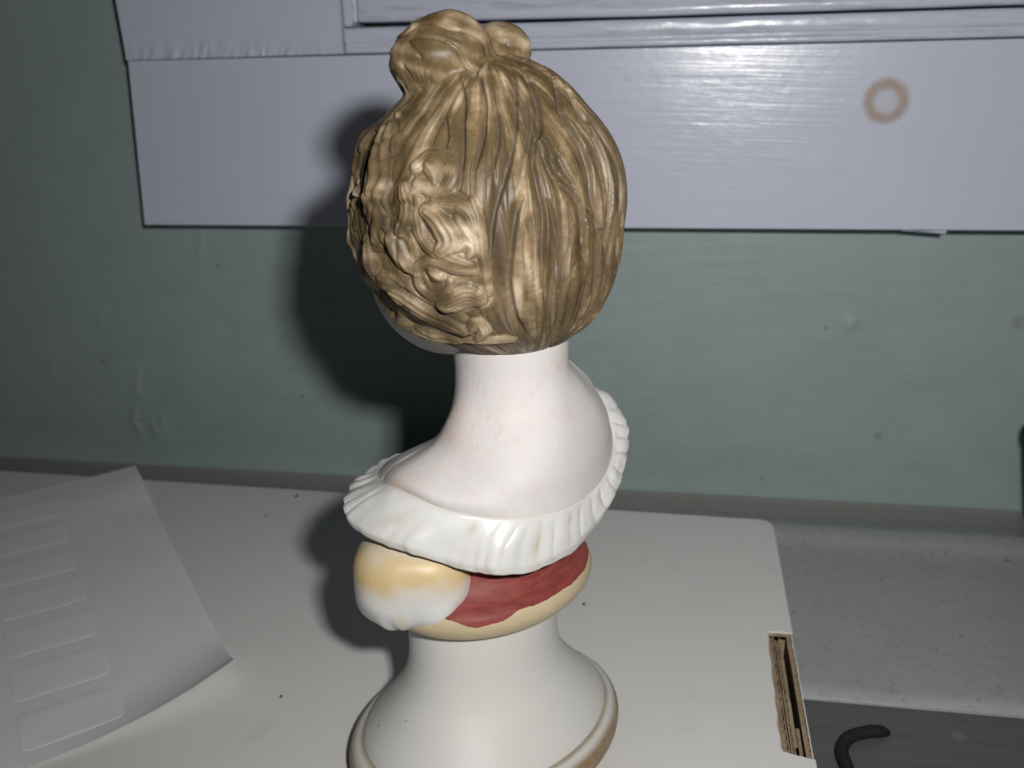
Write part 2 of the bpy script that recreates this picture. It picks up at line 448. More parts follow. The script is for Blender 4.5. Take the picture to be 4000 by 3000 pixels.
LOCKS = [
    ([(-0.65, -1.578, 11.429), (-0.482, -1.59, 11.563), (-0.258, -1.696, 11.53), (-0.141, -1.817, 11.347), (-0.225, -1.86, 11.18), (-0.409, -1.816, 11.13), (-0.613, -1.705, 11.189)], 0.122, 0.07, 3),
    ([(-0.463, -1.66, 11.454), (-0.373, -1.756, 11.326), (-0.356, -1.81, 11.206)], 0.122, 0.12, 1),
    ([(-0.62, -1.772, 10.961), (-0.674, -1.794, 10.687), (-0.604, -1.842, 10.432), (-0.407, -1.915, 10.258), (-0.147, -1.978, 10.143), (0.112, -2.007, 10.061)], 0.115, 0.09, 2),
    ([(-0.502, -1.857, 10.812), (-0.383, -1.916, 10.72), (-0.269, -1.966, 10.546), (-0.216, -1.981, 10.388), (-0.303, -1.952, 10.283)], 0.2, 0.15, 2),
    ([(-0.374, -1.88, 10.941), (-0.094, -1.962, 10.917), (0.081, -2.01, 10.803), (0.173, -2.041, 10.588)], 0.129, 0.08, 3),
    ([(-0.081, -1.996, 10.726), (0.052, -2.031, 10.55), (0.145, -2.042, 10.39)], 0.089, 0.07, 1),
    ([(-0.079, -2.007, 10.289), (0.036, -2.03, 10.391), (0.142, -2.038, 10.309), (0.077, -2.021, 10.186)], 0.078, 0.08, 1),
    ([(0.148, -1.99, 9.954), (-0.094, -1.965, 9.995), (-0.316, -1.919, 10.052), (-0.521, -1.848, 10.084), (-0.7, -1.735, 9.96), (-0.74, -1.65, 9.753), (-0.626, -1.644, 9.578), (-0.437, -1.709, 9.526), (-0.26, -1.818, 9.633), (-0.206, -1.895, 9.817)], 0.098, 0.09, 2),
    ([(-0.49, -1.83, 9.934), (-0.38, -1.855, 9.864)], 0.138, 0.12, 1),
    ([(-0.318, -1.699, 9.413), (-0.165, -1.786, 9.495), (0.006, -1.855, 9.572), (0.17, -1.864, 9.549)], 0.249, 0.16, 5),
    ([(-1.112, -0.776, 11.883), (-1.239, -0.925, 11.595), (-1.255, -1.137, 11.293), (-1.333, -1.193, 10.975)], 0.333, 0.13, 2),
    ([(-1.41, -1.111, 10.924), (-1.276, -1.337, 10.645), (-1.351, -1.258, 10.32)], 0.289, 0.14, 1),
    ([(-1.489, -1.06, 10.221), (-1.477, -0.991, 9.925), (-1.384, -1.01, 9.685), (-1.192, -1.218, 9.619)], 0.244, 0.15, 1),
    ([(-0.826, -1.598, 11.14), (-0.794, -1.703, 10.835), (-0.898, -1.673, 10.509)], 0.155, 0.08, 2),
    ([(-1.083, -1.532, 10.406), (-0.968, -1.603, 10.168), (-0.832, -1.652, 9.945)], 0.178, 0.1, 1),
    ([(-1.157, -1.202, 9.527), (-0.877, -1.341, 9.335), (-0.58, -1.431, 9.175), (-0.329, -1.45, 9.041), (-0.098, -1.447, 8.945)], 0.182, 0.13, 2),
    ([(-1.044, -0.76, 8.935), (-0.778, -0.844, 8.766), (-0.453, -1.07, 8.732), (-0.183, -1.202, 8.73)], 0.173, 0.12, 2),
    ([(0.019, -1.453, 8.922), (0.136, -1.599, 9.082), (0.234, -1.494, 8.939), (0.14, -1.341, 8.785)], 0.1, 0.08, 1),
    ([(-0.185, -1.18, 8.712), (0.059, -1.254, 8.716), (0.322, -1.316, 8.75), (0.691, -1.283, 8.765)], 0.1, 0.05, 1),
    ([(-1.492, 0.005, 11.739), (-1.632, -0.033, 11.483), (-1.765, -0.083, 11.125), (-1.839, -0.145, 10.719), (-1.837, -0.216, 10.289), (-1.77, -0.272, 9.916), (-1.65, -0.32, 9.575), (-1.479, -0.361, 9.256)], 0.333, 0.1, 1),
    ([(-1.64, -0.026, 11.469), (-1.704, -0.047, 11.317), (-1.749, -0.062, 11.184)], 0.138, 0.06, 1),
    ([(-1.697, -0.383, 11.15), (-1.664, -0.629, 10.967)], 0.111, 0.05, 1),
    ([(-1.782, -0.418, 10.702), (-1.847, -0.185, 10.403), (-1.814, -0.23, 10.101)], 0.167, 0.09, 1),
    ([(-1.756, -0.264, 9.855), (-1.682, -0.306, 9.648), (-1.61, -0.326, 9.487)], 0.133, 0.12, 1),
    ([(-1.498, -0.353, 9.284), (-1.377, -0.383, 9.113), (-1.236, -0.403, 8.945)], 0.107, 0.12, 1),
    ([(-0.574, -1.75, 11.115), (-0.744, -1.686, 11.031), (-0.875, -1.621, 10.965)], 0.089, 0.06, 1),
    ([(0.146, -1.979, 10.992), (0.226, -2.034, 10.705), (0.27, -2.042, 10.267), (0.305, -1.97, 9.842), (0.346, -1.887, 9.592)], 0.071, 0.06, 1),
]
# ------------------------------------------------------------------ setting: wall, sill, worktop
def sheet_xz(name, xs, zs, yfun, mat, parent=None, attrs=None):
    X, Z = np.meshgrid(xs, zs, indexing='ij')
    Y = yfun(X, Z)
    V = np.stack([X, Y, Z], -1).reshape(-1, 3)
    return mesh_obj(name, V, grid_faces(len(xs), len(zs)), mat, parent)

WALL_Y = 14.85
def wall_y(X, Z):
    d = .035 * noise(X * .25, Z * .6, 1.0) + .012 * noise(X * .5, Z * 3.0, 5.0)
    # old paint runs and drips low on the left
    for cx, cz, w, h, a in ((-16.3, .3, .13, .55, .08), (-15.6, -.1, .25, .35, .06), (-16.0, 1.6, .10, .8, .05), (-15.2, .2, .12, .3, .06),
                            (-17.0, 4.2, .12, .5, .03), (8.7, 4.6, .16, .28, .09), (-12.8, 7.0, .1, .6, .04), (-19.5, 2.2, .1, .5, .03)):
        d = d + a * np.exp(-((X - cx + .1 * np.sin(Z * 5)) / w) ** 2 - ((Z - cz) / h) ** 2)
    return WALL_Y - d
tag(sheet_xz("wall", np.concatenate([np.linspace(-60, -24, 40), np.linspace(-23.8, 16, 400), np.linspace(16.5, 60, 60)]), np.linspace(-1.9, 24, 260), wall_y, M_WALL), kind="structure")

prof = np.array([(14.95, -1.70), (14.80, -1.50), (14.5, -1.56), (13.8, -1.60), (13.1, -1.47), (12.65, -1.36), (12.2, -1.38), (11.7, -1.50),
                 (11.2, -1.545), (10.5, -1.55), (8.5, -1.55), (6.5, -1.55), (5.4, -1.53), (5.0, -1.52), (4.7, -1.53), (4.5, -1.60), (4.42, -1.75), (4.42, -2.6)])
pf = catmull(prof, 110, False)
xs = np.concatenate([np.linspace(-60, -24.5, 40), np.linspace(-24, 16, 200), np.linspace(16.5, 60, 60)])
X, J = np.meshgrid(xs, np.arange(len(pf)), indexing='ij')
Yp, Zp = pf[J, 0], pf[J, 1]
Zp = Zp + .018 * noise(X * .35, Yp * .5, 2.2) * sstep(10.8, 11.6, Yp) + .010 * noise(X * 1.4, Yp * 1.4, 4) * (X > 6.6)
Yp = Yp + np.where(Yp < 5.2, .10 * noise(X * .5, 3.3, 0) + .03 * noise(X * 2, 1.3, 0), 0)
tag(mesh_obj("window_sill", np.stack([X, Yp, Zp], -1).reshape(-1, 3), grid_faces(len(xs), len(pf)), M_SILL), kind="structure")

V, F = box_geo(-60, 60, -24, 4.30, -3.4, -1.585, .05)
tag(mesh_obj("worktop", V, F, M_TOP, smooth=False), kind="structure")

# ------------------------------------------------------------------ window casing (painted boards above the sage wall)
casing = empty("window_casing", (0, 14.1, 7.83))
tag(casing, "glossy lilac-white painted window casing boards fixed on the sage green wall", "window casing")
OFF = np.array([0, 14.1, 7.83])
def cpart(name, V, F, mat, parent=casing, smooth=False, off=OFF, **k):
    return mesh_obj(name, np.asarray(V, float) - off, F, mat, parent, smooth, **k)

def board(name, outline, yf, yb, mat, bev=.05, ripple=None):
    """board with front face towards -Y built from four corner points (x,z): bl, br, tr, tl"""
    bl, br, tr, tl = [np.array(p, float) for p in outline]
    nu, nv = 200, 60
    ends = lambda n: np.concatenate([[0, .0004, .001], np.linspace(.003, .997, n - 6), [.999, .9996, 1]])   # tight rows keep the edge crisp
    u = ends(nu)[:, None, None]; v = ends(nv)[None, :, None]
    P = (bl * (1 - u) + br * u) * (1 - v) + (tl * (1 - u) + tr * u) * v
    X, Z = P[..., 0], P[..., 1]
    Y = np.full_like(X, yf) - .012 * noise(X * .4, Z * .9, 7.7)
    if ripple is not None: Y = Y - ripple(X, Z)
    # pull in the border for a soft, paint-rounded edge
    V = np.stack([X, Y, Z], -1)
    c = P.reshape(-1, 2).mean(0)
    loops = [V[:, 0], V[-1, 1:], V[-2::-1, -1], V[0, -2:0:-1]]
    B = np.concatenate(loops)
    n = len(B); base = nu * nv
    rings = []
    tang = np.roll(B, -1, 0) - np.roll(B, 1, 0)
    tang /= np.linalg.norm(tang, axis=1)[:, None] + 1e-9
    outw = np.stack([tang[:, 2], 0 * tang[:, 0], -tang[:, 0]], -1)
    for a, d in ((.6 * bev, .25 * bev), (bev, bev)):
        R = B + outw * a; R[:, 1] = B[:, 1] + d; rings.append(R)
    R = B + outw * bev; R[:, 1] = yb; rings.append(R)
    allV = np.concatenate([V.reshape(-1, 3)] + rings)
    idx = lambda i, j: i * nv + j
    b0 = np.array([idx(i, 0) for i in range(nu)] + [idx(nu - 1, j) for j in range(1, nv)] +
                  [idx(i, nv - 1) for i in range(nu - 2, -1, -1)] + [idx(0, j) for j in range(nv - 2, 0, -1)])
    ringidx = [b0] + [base + k * n + np.arange(n) for k in range(3)]
    F = [grid_faces(nu, nv)]
    for a, b in zip(ringidx[:-1], ringidx[1:]):
        F.append(np.stack([a, np.roll(a, -1), np.roll(b, -1), b], -1))
    return cpart(name, allV, np.concatenate(F), mat, smooth=True)

board("apron_board", [(-13.85, 7.88), (60, 7.88), (60, 12.93), (-13.57, 12.93)], 13.35, 14.86, M_BOARD, .02)
# sliver of board that hangs lower near the right, as the paint edge steps there
V, F = box_geo(9.7, 10.9, 13.42, 14.8, 7.74, 7.86, .03)
for p in V:
    if p[0] < 10 and p[2] < 7.8: p[2] += .09
cpart("paint_lip", V, F, M_BOARD)

def crinkle(X, Z):
    t = np.clip((Z - 12.98) / .75, 0, 1)
    hgt = (.35 + .65 * np.abs(noise(X * 1.7, 3.1, 0)) * 2) 
    m = np.clip(1 - t / hgt, 0, 1)
    r = np.abs(noise(X * 3.2 + .25 * np.sin(Z * 7), Z * .9, 2)) + .6 * np.abs(noise(X * 7.5, Z * 2.2, 9))
    return .16 * m * r * sstep(-13.7, -13.0, X) + .03 * m
board("stile_board", [(-13.62, 12.975), (-6.62, 13.0), (-6.62, 18), (-13.85, 18)], 13.365, 14.80, M_BOARD, .02, crinkle)

# narrow bevelled bead on the stile's inner edge
def prism_x(name, pts_yz, x0, x1, mat, nseg=90, wob=.0, parent=casing, zs=None):
    P = np.array(pts_yz, float); n = len(P)
    xs = np.linspace(x0, x1, nseg)
    X = np.repeat(xs[:, None], n, 1)
    Y = np.repeat(P[None, :, 0], nseg, 0); Z = np.repeat(P[None, :, 1], nseg, 0)
    if wob:
        Y = Y - wob * noise(X * .8, Z * 3, 1.5) - .6 * wob * noise(X * 3, Z * 6, 4.5)
        Z = Z + .5 * wob * noise(X * .6, Y * 2, 8.5)
    if zs: Z = Z + zs(X)
    V = np.stack([X, Y, Z], -1).reshape(-1, 3)
    return cpart(name, V, grid_faces(nseg, n), mat, smooth=True)
prism_x("ledge_strip", [(14.6, 12.99), (13.36, 12.985), (13.30, 13.02), (13.285, 13.08), (13.30, 13.15), (13.335, 13.19), (13.345, 13.24),
                        (13.30, 13.28), (13.27, 13.32), (13.265, 13.45), (13.27, 13.60), (13.29, 13.67), (13.34, 13.70), (14.2, 13.71)],
        -6.50, 60, M_LEDGE, 420, .03)
prism_x("sash_rail", [(14.3, 13.80), (13.36, 13.80), (13.31, 13.82), (13.27, 13.87), (13.25, 13.96), (13.27, 14.06), (13.30, 14.12), (13.30, 18.0), (14.4, 18.0)],
        -6.02, 60, M_LEDGE, 420, .03, zs=lambda X: .07 * np.clip((2 - X) / 8, 0, 1) - .02)
V, F = box_geo(-6.54, -6.26, 13.33, 14.6, 13.74, 18, .06)
cpart("frame_bead", V, F, M_BOARD)
V, F = box_geo(-6.28, -5.80, 13.55, 14.6, 13.86, 18, .03)
cpart("frame_rebate", V, F, M_LEDGE)

# tan ring: a painted-over plug in the apron board
def lathe_y(prof, n=64):
    """prof: (r, y) ; axis along Y"""
    P = np.array(prof, float); a = np.linspace(0, 2 * np.pi, n, endpoint=False)
    wob = 1 + .04 * noise(np.cos(a) * 1.5, np.sin(a) * 1.5, .4)
    V = np.stack([(P[None, :, 0] * wob[:, None]) * np.cos(a)[:, None], np.repeat(P[None, :, 1], n, 0),
                  (P[None, :, 0] * wob[:, None]) * np.sin(a)[:, None]], -1)
    return V.reshape(-1, 3), grid_faces(n, len(P), True, False)
V, F = lathe_y([(.70, .008), (.64, -.006), (.585, -.010), (.53, -.014), (.46, -.016), (.39, -.015), (.33, -.012), (.27, -.010), (.22, -.006)])
ringo = cpart("plug_ring", V + np.array([8.87, 13.35, 11.41]), F, M_RING, smooth=True, attrs={"bare": np.tile([0, .02, .40, .85, 1, .9, .55, .2, 0], 64)})
V, F = lathe_y([(.245, -.006), (.22, -.012), (.17, -.016), (.10, -.018), (.001, -.018)])
mesh_obj("plug_centre", V + np.array([8.87, 13.35, 11.41]) - OFF, F, M_RING, ringo, attrs={"bare": np.zeros(len(V))})

# ------------------------------------------------------------------ white cardboard box
box = empty("cardboard_box", (0, 0, -1.5))
tag(box, "flat white cardboard box with a torn corrugated slot, the bust standing on it", "box")
BO = np.array([0, 0, -1.5])
def bpart(name, V, F, mat, parent=box, smooth=False): return mesh_obj(name, np.asarray(V, float) - BO, F, mat, parent, smooth)
notch_left = [(5.74, .50), (5.715, .62), (5.73, .95), (5.70, 1.25), (5.735, 1.6), (5.72, 2.0), (5.745, 2.4), (5.725, 2.9), (5.755, 3.3), (5.74, 3.8), (5.77, 4.3), (5.775, 4.56)]
outline = [(-24, -7), (6.33, -7), (6.335, .34)] + [(6.2, .37), (5.95, .43)] + notch_left + [(6.05, 4.575), (6.34, 4.58), (6.345, 9.7), (6.31, 9.98), (6.22, 10.14), (6.05, 10.23), (-24, 10.72)]
n = len(outline)
def slab(outline, z0, z1, bev=.012):
    P = np.array(outline); n = len(P)
    d1 = P - np.roll(P, 1, 0); d2 = np.roll(P, -1, 0) - P
    nn = np.stack([d1[:, 1] + d2[:, 1], -d1[:, 0] - d2[:, 0]], -1); nn /= np.linalg.norm(nn, axis=1)[:, None]
    Pi = P - nn * bev
    V = [(x, y, z1) for x, y in Pi] + [(x, y, z1 - bev) for x, y in P] + [(x, y, z0) for x, y in P]
    F = [list(range(n))]
    for k in (0, 1):
        for i in range(n):
            j = (i + 1) % n
            F.append([k * n + i, (k + 1) * n + i, (k + 1) * n + j, k * n + j])
    F.append([2 * n + i for i in range(n)][::-1])
    return V, F
V, F = slab(outline, -.045, 0)
bpart("lid_panel", V, F, M_CARD)
V, F = slab([(x + (.03 if 5.6 < x < 5.8 else 0) - (.012 if x > 6 else 0), y - (.01 if y > 9 else 0)) for x, y in outline], -.13, -.047, .004)
bpart("lid_core", V, F, M_KRAFT)
V, F = box_geo(-24, 6.32, -6.98, -6.85, -1.5, -.135, .01); bpart("front_wall", V, F, M_CARD)
V, F = box_geo(-24, 6.0, 9.92, 10.05, -1.5, -.135, .01); bpart("back_wall", V, F, M_CARD)
V, F = box_geo(-24, 6.2, -6.8, 9.9, -1.5, -1.40, .01); bpart("bottom_panel", V, F, M_KRAFT)

def corr_panel(name, x0, x1, y0, y1, zt, zb, period=.30, outer=None):
    """corrugated sheet standing on edge: two liners and the wavy flute between them"""
    t = .022
    ny = max(8, int((y1 - y0) / period * 8)); ys = np.linspace(y0, y1, ny)
    jit = .010 * noise(ys * 1.1, x0 * 9, 0.3); top = zt + .018 * noise(ys * 2.3, x0 * 7, 1.0)
    root = None
    for k, (a, b, mat) in enumerate(((x0, x0 + t, M_KRAFT), (x1 - t, x1, outer or M_KRAFT))):
        V = []
        for y, j, z in zip(ys, jit, top):
            V += [(a + j, y, zb), (a + j, y, z), (b + j, y, z), (b + j, y, zb)]
        F = grid_faces(ny, 4)
        o = bpart(name if root is None else "liner", V, F, mat, box if root is None else root)
        root = root or o
    mid = (x0 + x1) / 2; am = (x1 - x0) / 2 - t
    ph = np.sin(ys / period * 2 * np.pi)
    cx = mid + jit + am * np.clip(ph * 1.4, -1, 1)
    V = []
    for y, c, z in zip(ys, cx, top):
        V += [(c - .008, y, zb), (c - .008, y, z - .02), (c + .008, y, z - .02), (c + .008, y, zb)]
    bpart("flute", V, grid_faces(ny, 4), M_KRAFT, root)
    return root
corr_panel("corrugated_layer", 5.735, 5.90, -6.8, 4.54, -.14, -1.38)
corr_panel("corrugated_layer", 5.935, 6.02, -6.8, 4.50, -.19, -1.38)
corr_panel("corrugated_layer", 6.03, 6.075, .9, 4.52, -.22, -1.38, .2)
corr_panel("corrugated_layer", 6.09, 6.15, -6.8, 1.45, -.20, -1.38, .2)
corr_panel("corrugated_layer", 6.20, 6.335, -6.8, 9.7, -.138, -1.5, .30, M_CARD)
corr_panel("corrugated_layer", 6.02, 6.30, 4.50, 4.56, -.15, -1.38, .2)

# ------------------------------------------------------------------ sheet of blank labels
E1 = np.array([.640, -.768]); E2 = np.array([-.768, -.640]); C0 = np.array([-5.40, .60])
sheet = empty("label_sheet", (C0[0] - 8, C0[1] - 1, 0))
tag(sheet, "greyish translucent sheet of blank stickers with a curled corner lying on the white box", "label sheet")
SO = np.array([C0[0] - 8, C0[1] - 1, 0])
def sheet_pt(a, b, lift=0.0):
    """a: cm up from the front edge, b: cm from the right edge"""
    a = np.asarray(a, float); b = np.asarray(b, float)
    w = (a * 1.05 + b * .60)
    c = np.clip(1 - w / 3.1, 0, 1)
    z = .020 + .80 * c ** 2.2 + .03 * (.8 + noise(a * .35, b * .3, 6.)) + .02 * np.exp(-a / .8)
    z = z + .16 * sstep(10.0, 13.0, a) * np.exp(-b / 3.0)
    curl = .42 * c ** 2.2
    x = C0[0] - E1[0] * a + E2[0] * b - .55 * curl
    y = C0[1] - E1[1] * a + E2[1] * b + .25 * curl
    # right edge of the sheet bows slightly
    x = x - .03 * np.sin(np.clip(a / 13, 0, 1) * np.pi); y = y - .02 * np.sin(np.clip(a / 13, 0, 1) * np.pi)
    # slight bulge over each sticker
    return np.stack([x, y, z + lift], -1)
A, B = np.meshgrid(np.linspace(0, 13.75, 150), np.linspace(0, 16, 150) , indexing='ij')
mesh_obj("backing_paper", (sheet_pt(A, B) - SO).reshape(-1, 3), grid_faces(150, 150), M_PAPER, sheet)
def rounded(w, h, r, n=7):
    pts = []
    for cx, cy, s in ((w - r, h - r, 0), (r, h - r, 90), (r, r, 180), (w - r, r, 270)):
        for k in range(n):
            t = math.radians(s + 90 * k / (n - 1)); pts.append((cx + r * math.cos(t), cy + r * math.sin(t)))
    return np.array(pts)
for k in range(7):
    a0 = .52 + k * 1.82; b0 = 2.38 + .02 * k
    P = rounded(1.34, 1.98, .17)
    c = P.mean(0)
    rings = []
    for s, z in ((1.0, .001), (.993, .005), (.965, .007), (.6, .007), (.2, .007)):
        Q = c + (P - c) * (np.array([s, 1 - (1 - s) * .68]) if s > .9 else s)
        rings.append(sheet_pt(a0 + Q[:, 0], b0 + Q[:, 1], z))
    V = np.concatenate(rings + [sheet_pt(np.array([a0 + c[0]]), np.array([b0 + c[1]]), .007)]) - SO
    m = len(P); F = []
    for q in range(4):
        for i in range(m):
            j = (i + 1) % m
            F.append([q * m + i, q * m + j, (q + 1) * m + j, (q + 1) * m + i])
    for i in range(m): F.append([4 * m + i, 4 * m + (i + 1) % m, 5 * m])
    mesh_obj("sticker", V, F, M_LABEL, sheet)

# ------------------------------------------------------------------ porcelain bust
bust = empty("porcelain_bust", (0, 0, 0), YAW)
tag(bust, "small porcelain bust seen from behind with curled ochre hair and white ruffle collar", "figurine")

# --- oval turned parts
def oval(prof, n, psi, fa, fb, cx=0, cy=0, tilt=0.0):
    P = np.array(prof, float)
    a = np.linspace(0, 2 * np.pi, n, endpoint=False)
    ca, sa = math.cos(psi), math.sin(psi)
    ux = np.cos(a) * fa; uy = np.sin(a) * fb
    X = (ux * ca - uy * sa)[:, None] * P[None, :, 0] + cx
    Y = (ux * sa + uy * ca)[:, None] * P[None, :, 0] + cy
    Z = np.repeat(P[None, :, 1], n, 0) + tilt * X
    return X, Y, Z
PSI = math.radians(40)
pp = [(1.20, 3.50), (1.36, 3.42), (1.37, 3.1), (1.375, 2.75), (1.39, 2.42), (1.44, 2.12), (1.56, 1.80), (1.80, 1.44), (2.07, 1.11), (2.24, .90), (2.315, .775)]
pp = list(map(tuple, catmull(pp, 90, False))) + [(2.318, .755), (2.312, .738), (2.325, .728)] + \
     list(map(tuple, catmull([(2.335, .735), (2.44, .70), (2.55, .59), (2.60, .42), (2.57, .22), (2.46, .07), (2.30, .0)], 40, False))) + [(2.0, .0), (1.2, .02)]
pp = np.array(pp)
X, Y, Z = oval(pp, 200, PSI, 1.10, .88, 0, 0)
r_ = np.repeat(pp[None, :, 0], 200, 0); z_ = np.repeat(pp[None, :, 1], 200, 0)
st = np.exp(-((z_ - .745) / .022) ** 2) * .95 + 1.0 * sstep(.725, .55, z_)
st = st * (1.0 + .4 * noise(X * 1.2, Y * 1.2, Z))
mesh_obj("pedestal", np.stack([X, Y, Z], -1).reshape(-1, 3), grid_faces(200, len(pp), True), M_PED, bust, attrs={"stain": np.clip(st, 0, 1).ravel()})

dp = catmull([(1.30, 3.36), (1.45, 3.34), (1.68, 3.42), (1.86, 3.56), (1.955, 3.75), (1.93, 3.93), (1.82, 4.04), (1.66, 4.13), (1.50, 4.30), (1.40, 4.55), (1.42, 4.9), (1.5, 5.3)], 110, False)
X, Y, Z = oval(dp, 260, PSI, 1.08, .86, .13, .03)
k = np.arange(260) / 260 * 2 * np.pi
z_ = np.repeat(dp[None, :, 1], 260, 0)
ang = np.arctan2(Y, X)
edge = 3.975 + .03 * noise(np.cos(ang) * 3, np.sin(ang) * 3, 2.0) + .012 * noise(np.cos(ang) * 14, np.sin(ang) * 14, 3.0)
drip = .15 * np.exp(-((ang - math.atan2(-1.85, -.02)) / .17) ** 2) + .08 * np.exp(-((ang - math.atan2(-1.8, .42)) / .12) ** 2)
red = np.clip(.5 + (z_ - (edge - drip)) / .06, 0, 1)
mesh_obj("dress_base", np.stack([X, Y, Z], -1).reshape(-1, 3), grid_faces(260, len(dp), True), M_DISH, bust, attrs={"red": red.ravel()})

# --- neck, back and shoulders: lofted from the neckline up into the head
NECK = [(2.09, 1.8, 6.76), (2.41, 1.5, 6.41), (2.53, 1.0, 5.98), (2.33, .2, 5.72), (1.95, -.5, 5.61), (1.46, -1.1, 5.63), (.81, -1.5, 5.71), (.18, -1.6, 5.78),
        (-.49, -1.55, 5.91), (-.98, -1.35, 6.05), (-1.40, -1.0, 6.10), (-1.66, -.5, 5.98), (-1.80, .2, 5.85), (-1.62, 1.0, 5.74), (-1.0, 1.9, 5.55), (.1, 2.5, 5.75), (1.2, 2.4, 6.3)]
NU = 240
nl = catmull(NECK, NU)
NC = np.array([.70, .30])
d = nl[:, :2] - NC; rho0 = np.linalg.norm(d, axis=1); phi = np.arctan2(d[:, 1], d[:, 0])
ts = np.concatenate([[-.06, -.03, -.012], np.linspace(0, 1, 90)])
lf = np.clip(np.cos(phi - 2.45), 0, 1) ** 1.2            # left front shoulder: drops away fast below the neck
rf = np.clip(np.cos(phi - .3), 0, 1)                     # right shoulder: sweeps out high
LV = np.array([0, .09, .235, .41, .59, .784, 1.0])
CR = np.stack([rho0, rho0 * (.985 - .16 * lf), np.minimum(1.72 + .20 * rf - .36 * lf, rho0 * .965), np.minimum(1.42 + .22 * rf - .38 * lf, rho0 * .89), np.minimum(1.12 + .20 * rf - .12 * lf, rho0 * .77), 1.0 + .02 * rf, np.full(NU, 1.02)], 0)
kern = np.hanning(27); kern /= kern.sum()
for q in range(1, 6):                                    # no facets round the neck
    CR[q] = np.convolve(np.concatenate([CR[q][-40:], CR[q], CR[q][:40]]), kern, 'same')[40:-40]
rows = []
for t in ts:
    tc = max(t, 0) * 6; i0 = min(int(tc), 5); f = tc - i0
    g = lambda A, q: A[min(max(q, 0), 6)]
    def cm(A):
        a, b_, c, d_ = g(A, i0 - 1), g(A, i0), g(A, i0 + 1), g(A, i0 + 2)
        return .5 * ((2 * b_) + (c - a) * f + (2 * a - 5 * b_ + 4 * c - d_) * f * f + (3 * b_ - a - 3 * c + d_) * f ** 3)
    rho = cm(CR); z = nl[:, 2] + cm(LV) * (8.3 - nl[:, 2])
    if t < 0: rho = rho - .05; z = z + 3.5 * t
    cx = NC[0] - .06 * max(t, 0)
    rows.append(np.stack([cx + rho * np.cos(phi), NC[1] + rho * np.sin(phi), z], -1))
for zz, rr, cx in ((8.55, 1.03, .64), (8.75, 1.08, .62), (9.0, 1.15, .6)):
    rows.append(np.stack([cx + rr * np.cos(phi), NC[1] + rr * np.sin(phi), np.full(NU, zz)], -1))
S = np.stack(rows, 1)
# the ridge of the left shoulder with a narrow crease behind it
lx = np.array([-1.66, -.55, 5.98]); hx = np.array([-.55, .25, 6.75])
dv = hx - lx; tt = np.clip(((S - lx) @ dv) / (dv @ dv), 0, 1)
dist = np.linalg.norm(S - (lx + tt[..., None] * dv), axis=-1)
S[..., 2] -= .05 * np.exp(-(dist / .05) ** 2) * (1 - tt)
lev = np.repeat(np.concatenate([ts, [1.1, 1.2, 1.3]])[None], NU, 0)
blush = np.exp(-((lev - .0) / .012) ** 2) * sstep(-.6, .2, S[..., 0]) * (.2 + noise(S[..., 0] * 2, S[..., 1] * 2, 1.)) 
wedge = np.exp(-(((S[..., 0] + 1.22) / .42) ** 2 + ((S[..., 1] + 1.12) / .3) ** 2)) * sstep(.30, .0, lev) * 1.1
blush = np.clip(blush + .45 * np.clip(wedge, 0, 1) + .35 * np.exp(-(((S[..., 0] + .33) / .25) ** 2 + ((S[..., 2] - 7.0) / .35) ** 2)), 0, 1)
mesh_obj("neck_and_shoulders", S.reshape(-1, 3), grid_faces(NU, S.shape[1], True), M_SKIN, bust, attrs={"blush": blush.ravel()})

# --- ruffle collar
HEM = [(2.38, 2.2, 6.58), (2.88, 1.65, 6.08), (2.80, .9, 5.70), (2.46, 0, 5.25), (1.88, -.8, 4.96), (1.36, -1.35, 4.84), (.53, -1.8, 4.83), (-.26, -1.85, 5.01), (-1.09, -1.8, 5.29),
       (-1.72, -1.58, 5.43), (-2.18, -1.15, 5.48), (-2.37, -.6, 5.60), (-2.27, .25, 5.62), (-1.83, 1.1, 5.63), (-1.15, 2.3, 5.25), (.1, 3.0, 5.4), (1.4, 2.85, 6.1)]
NK, NVc = 900, 26
ni = catmull(NECK, NK); he = catmull(HEM, NK)
uh = np.arange(NK) / NK * 2 * np.pi
he[:, 2] += .05 * noise(np.cos(uh) * 4, np.sin(uh) * 4, 3.) + .025 * noise(np.cos(uh) * 11, np.sin(uh) * 11, 5.)
u = np.arange(NK) / NK * len(NECK)                      # control-point index along the collar
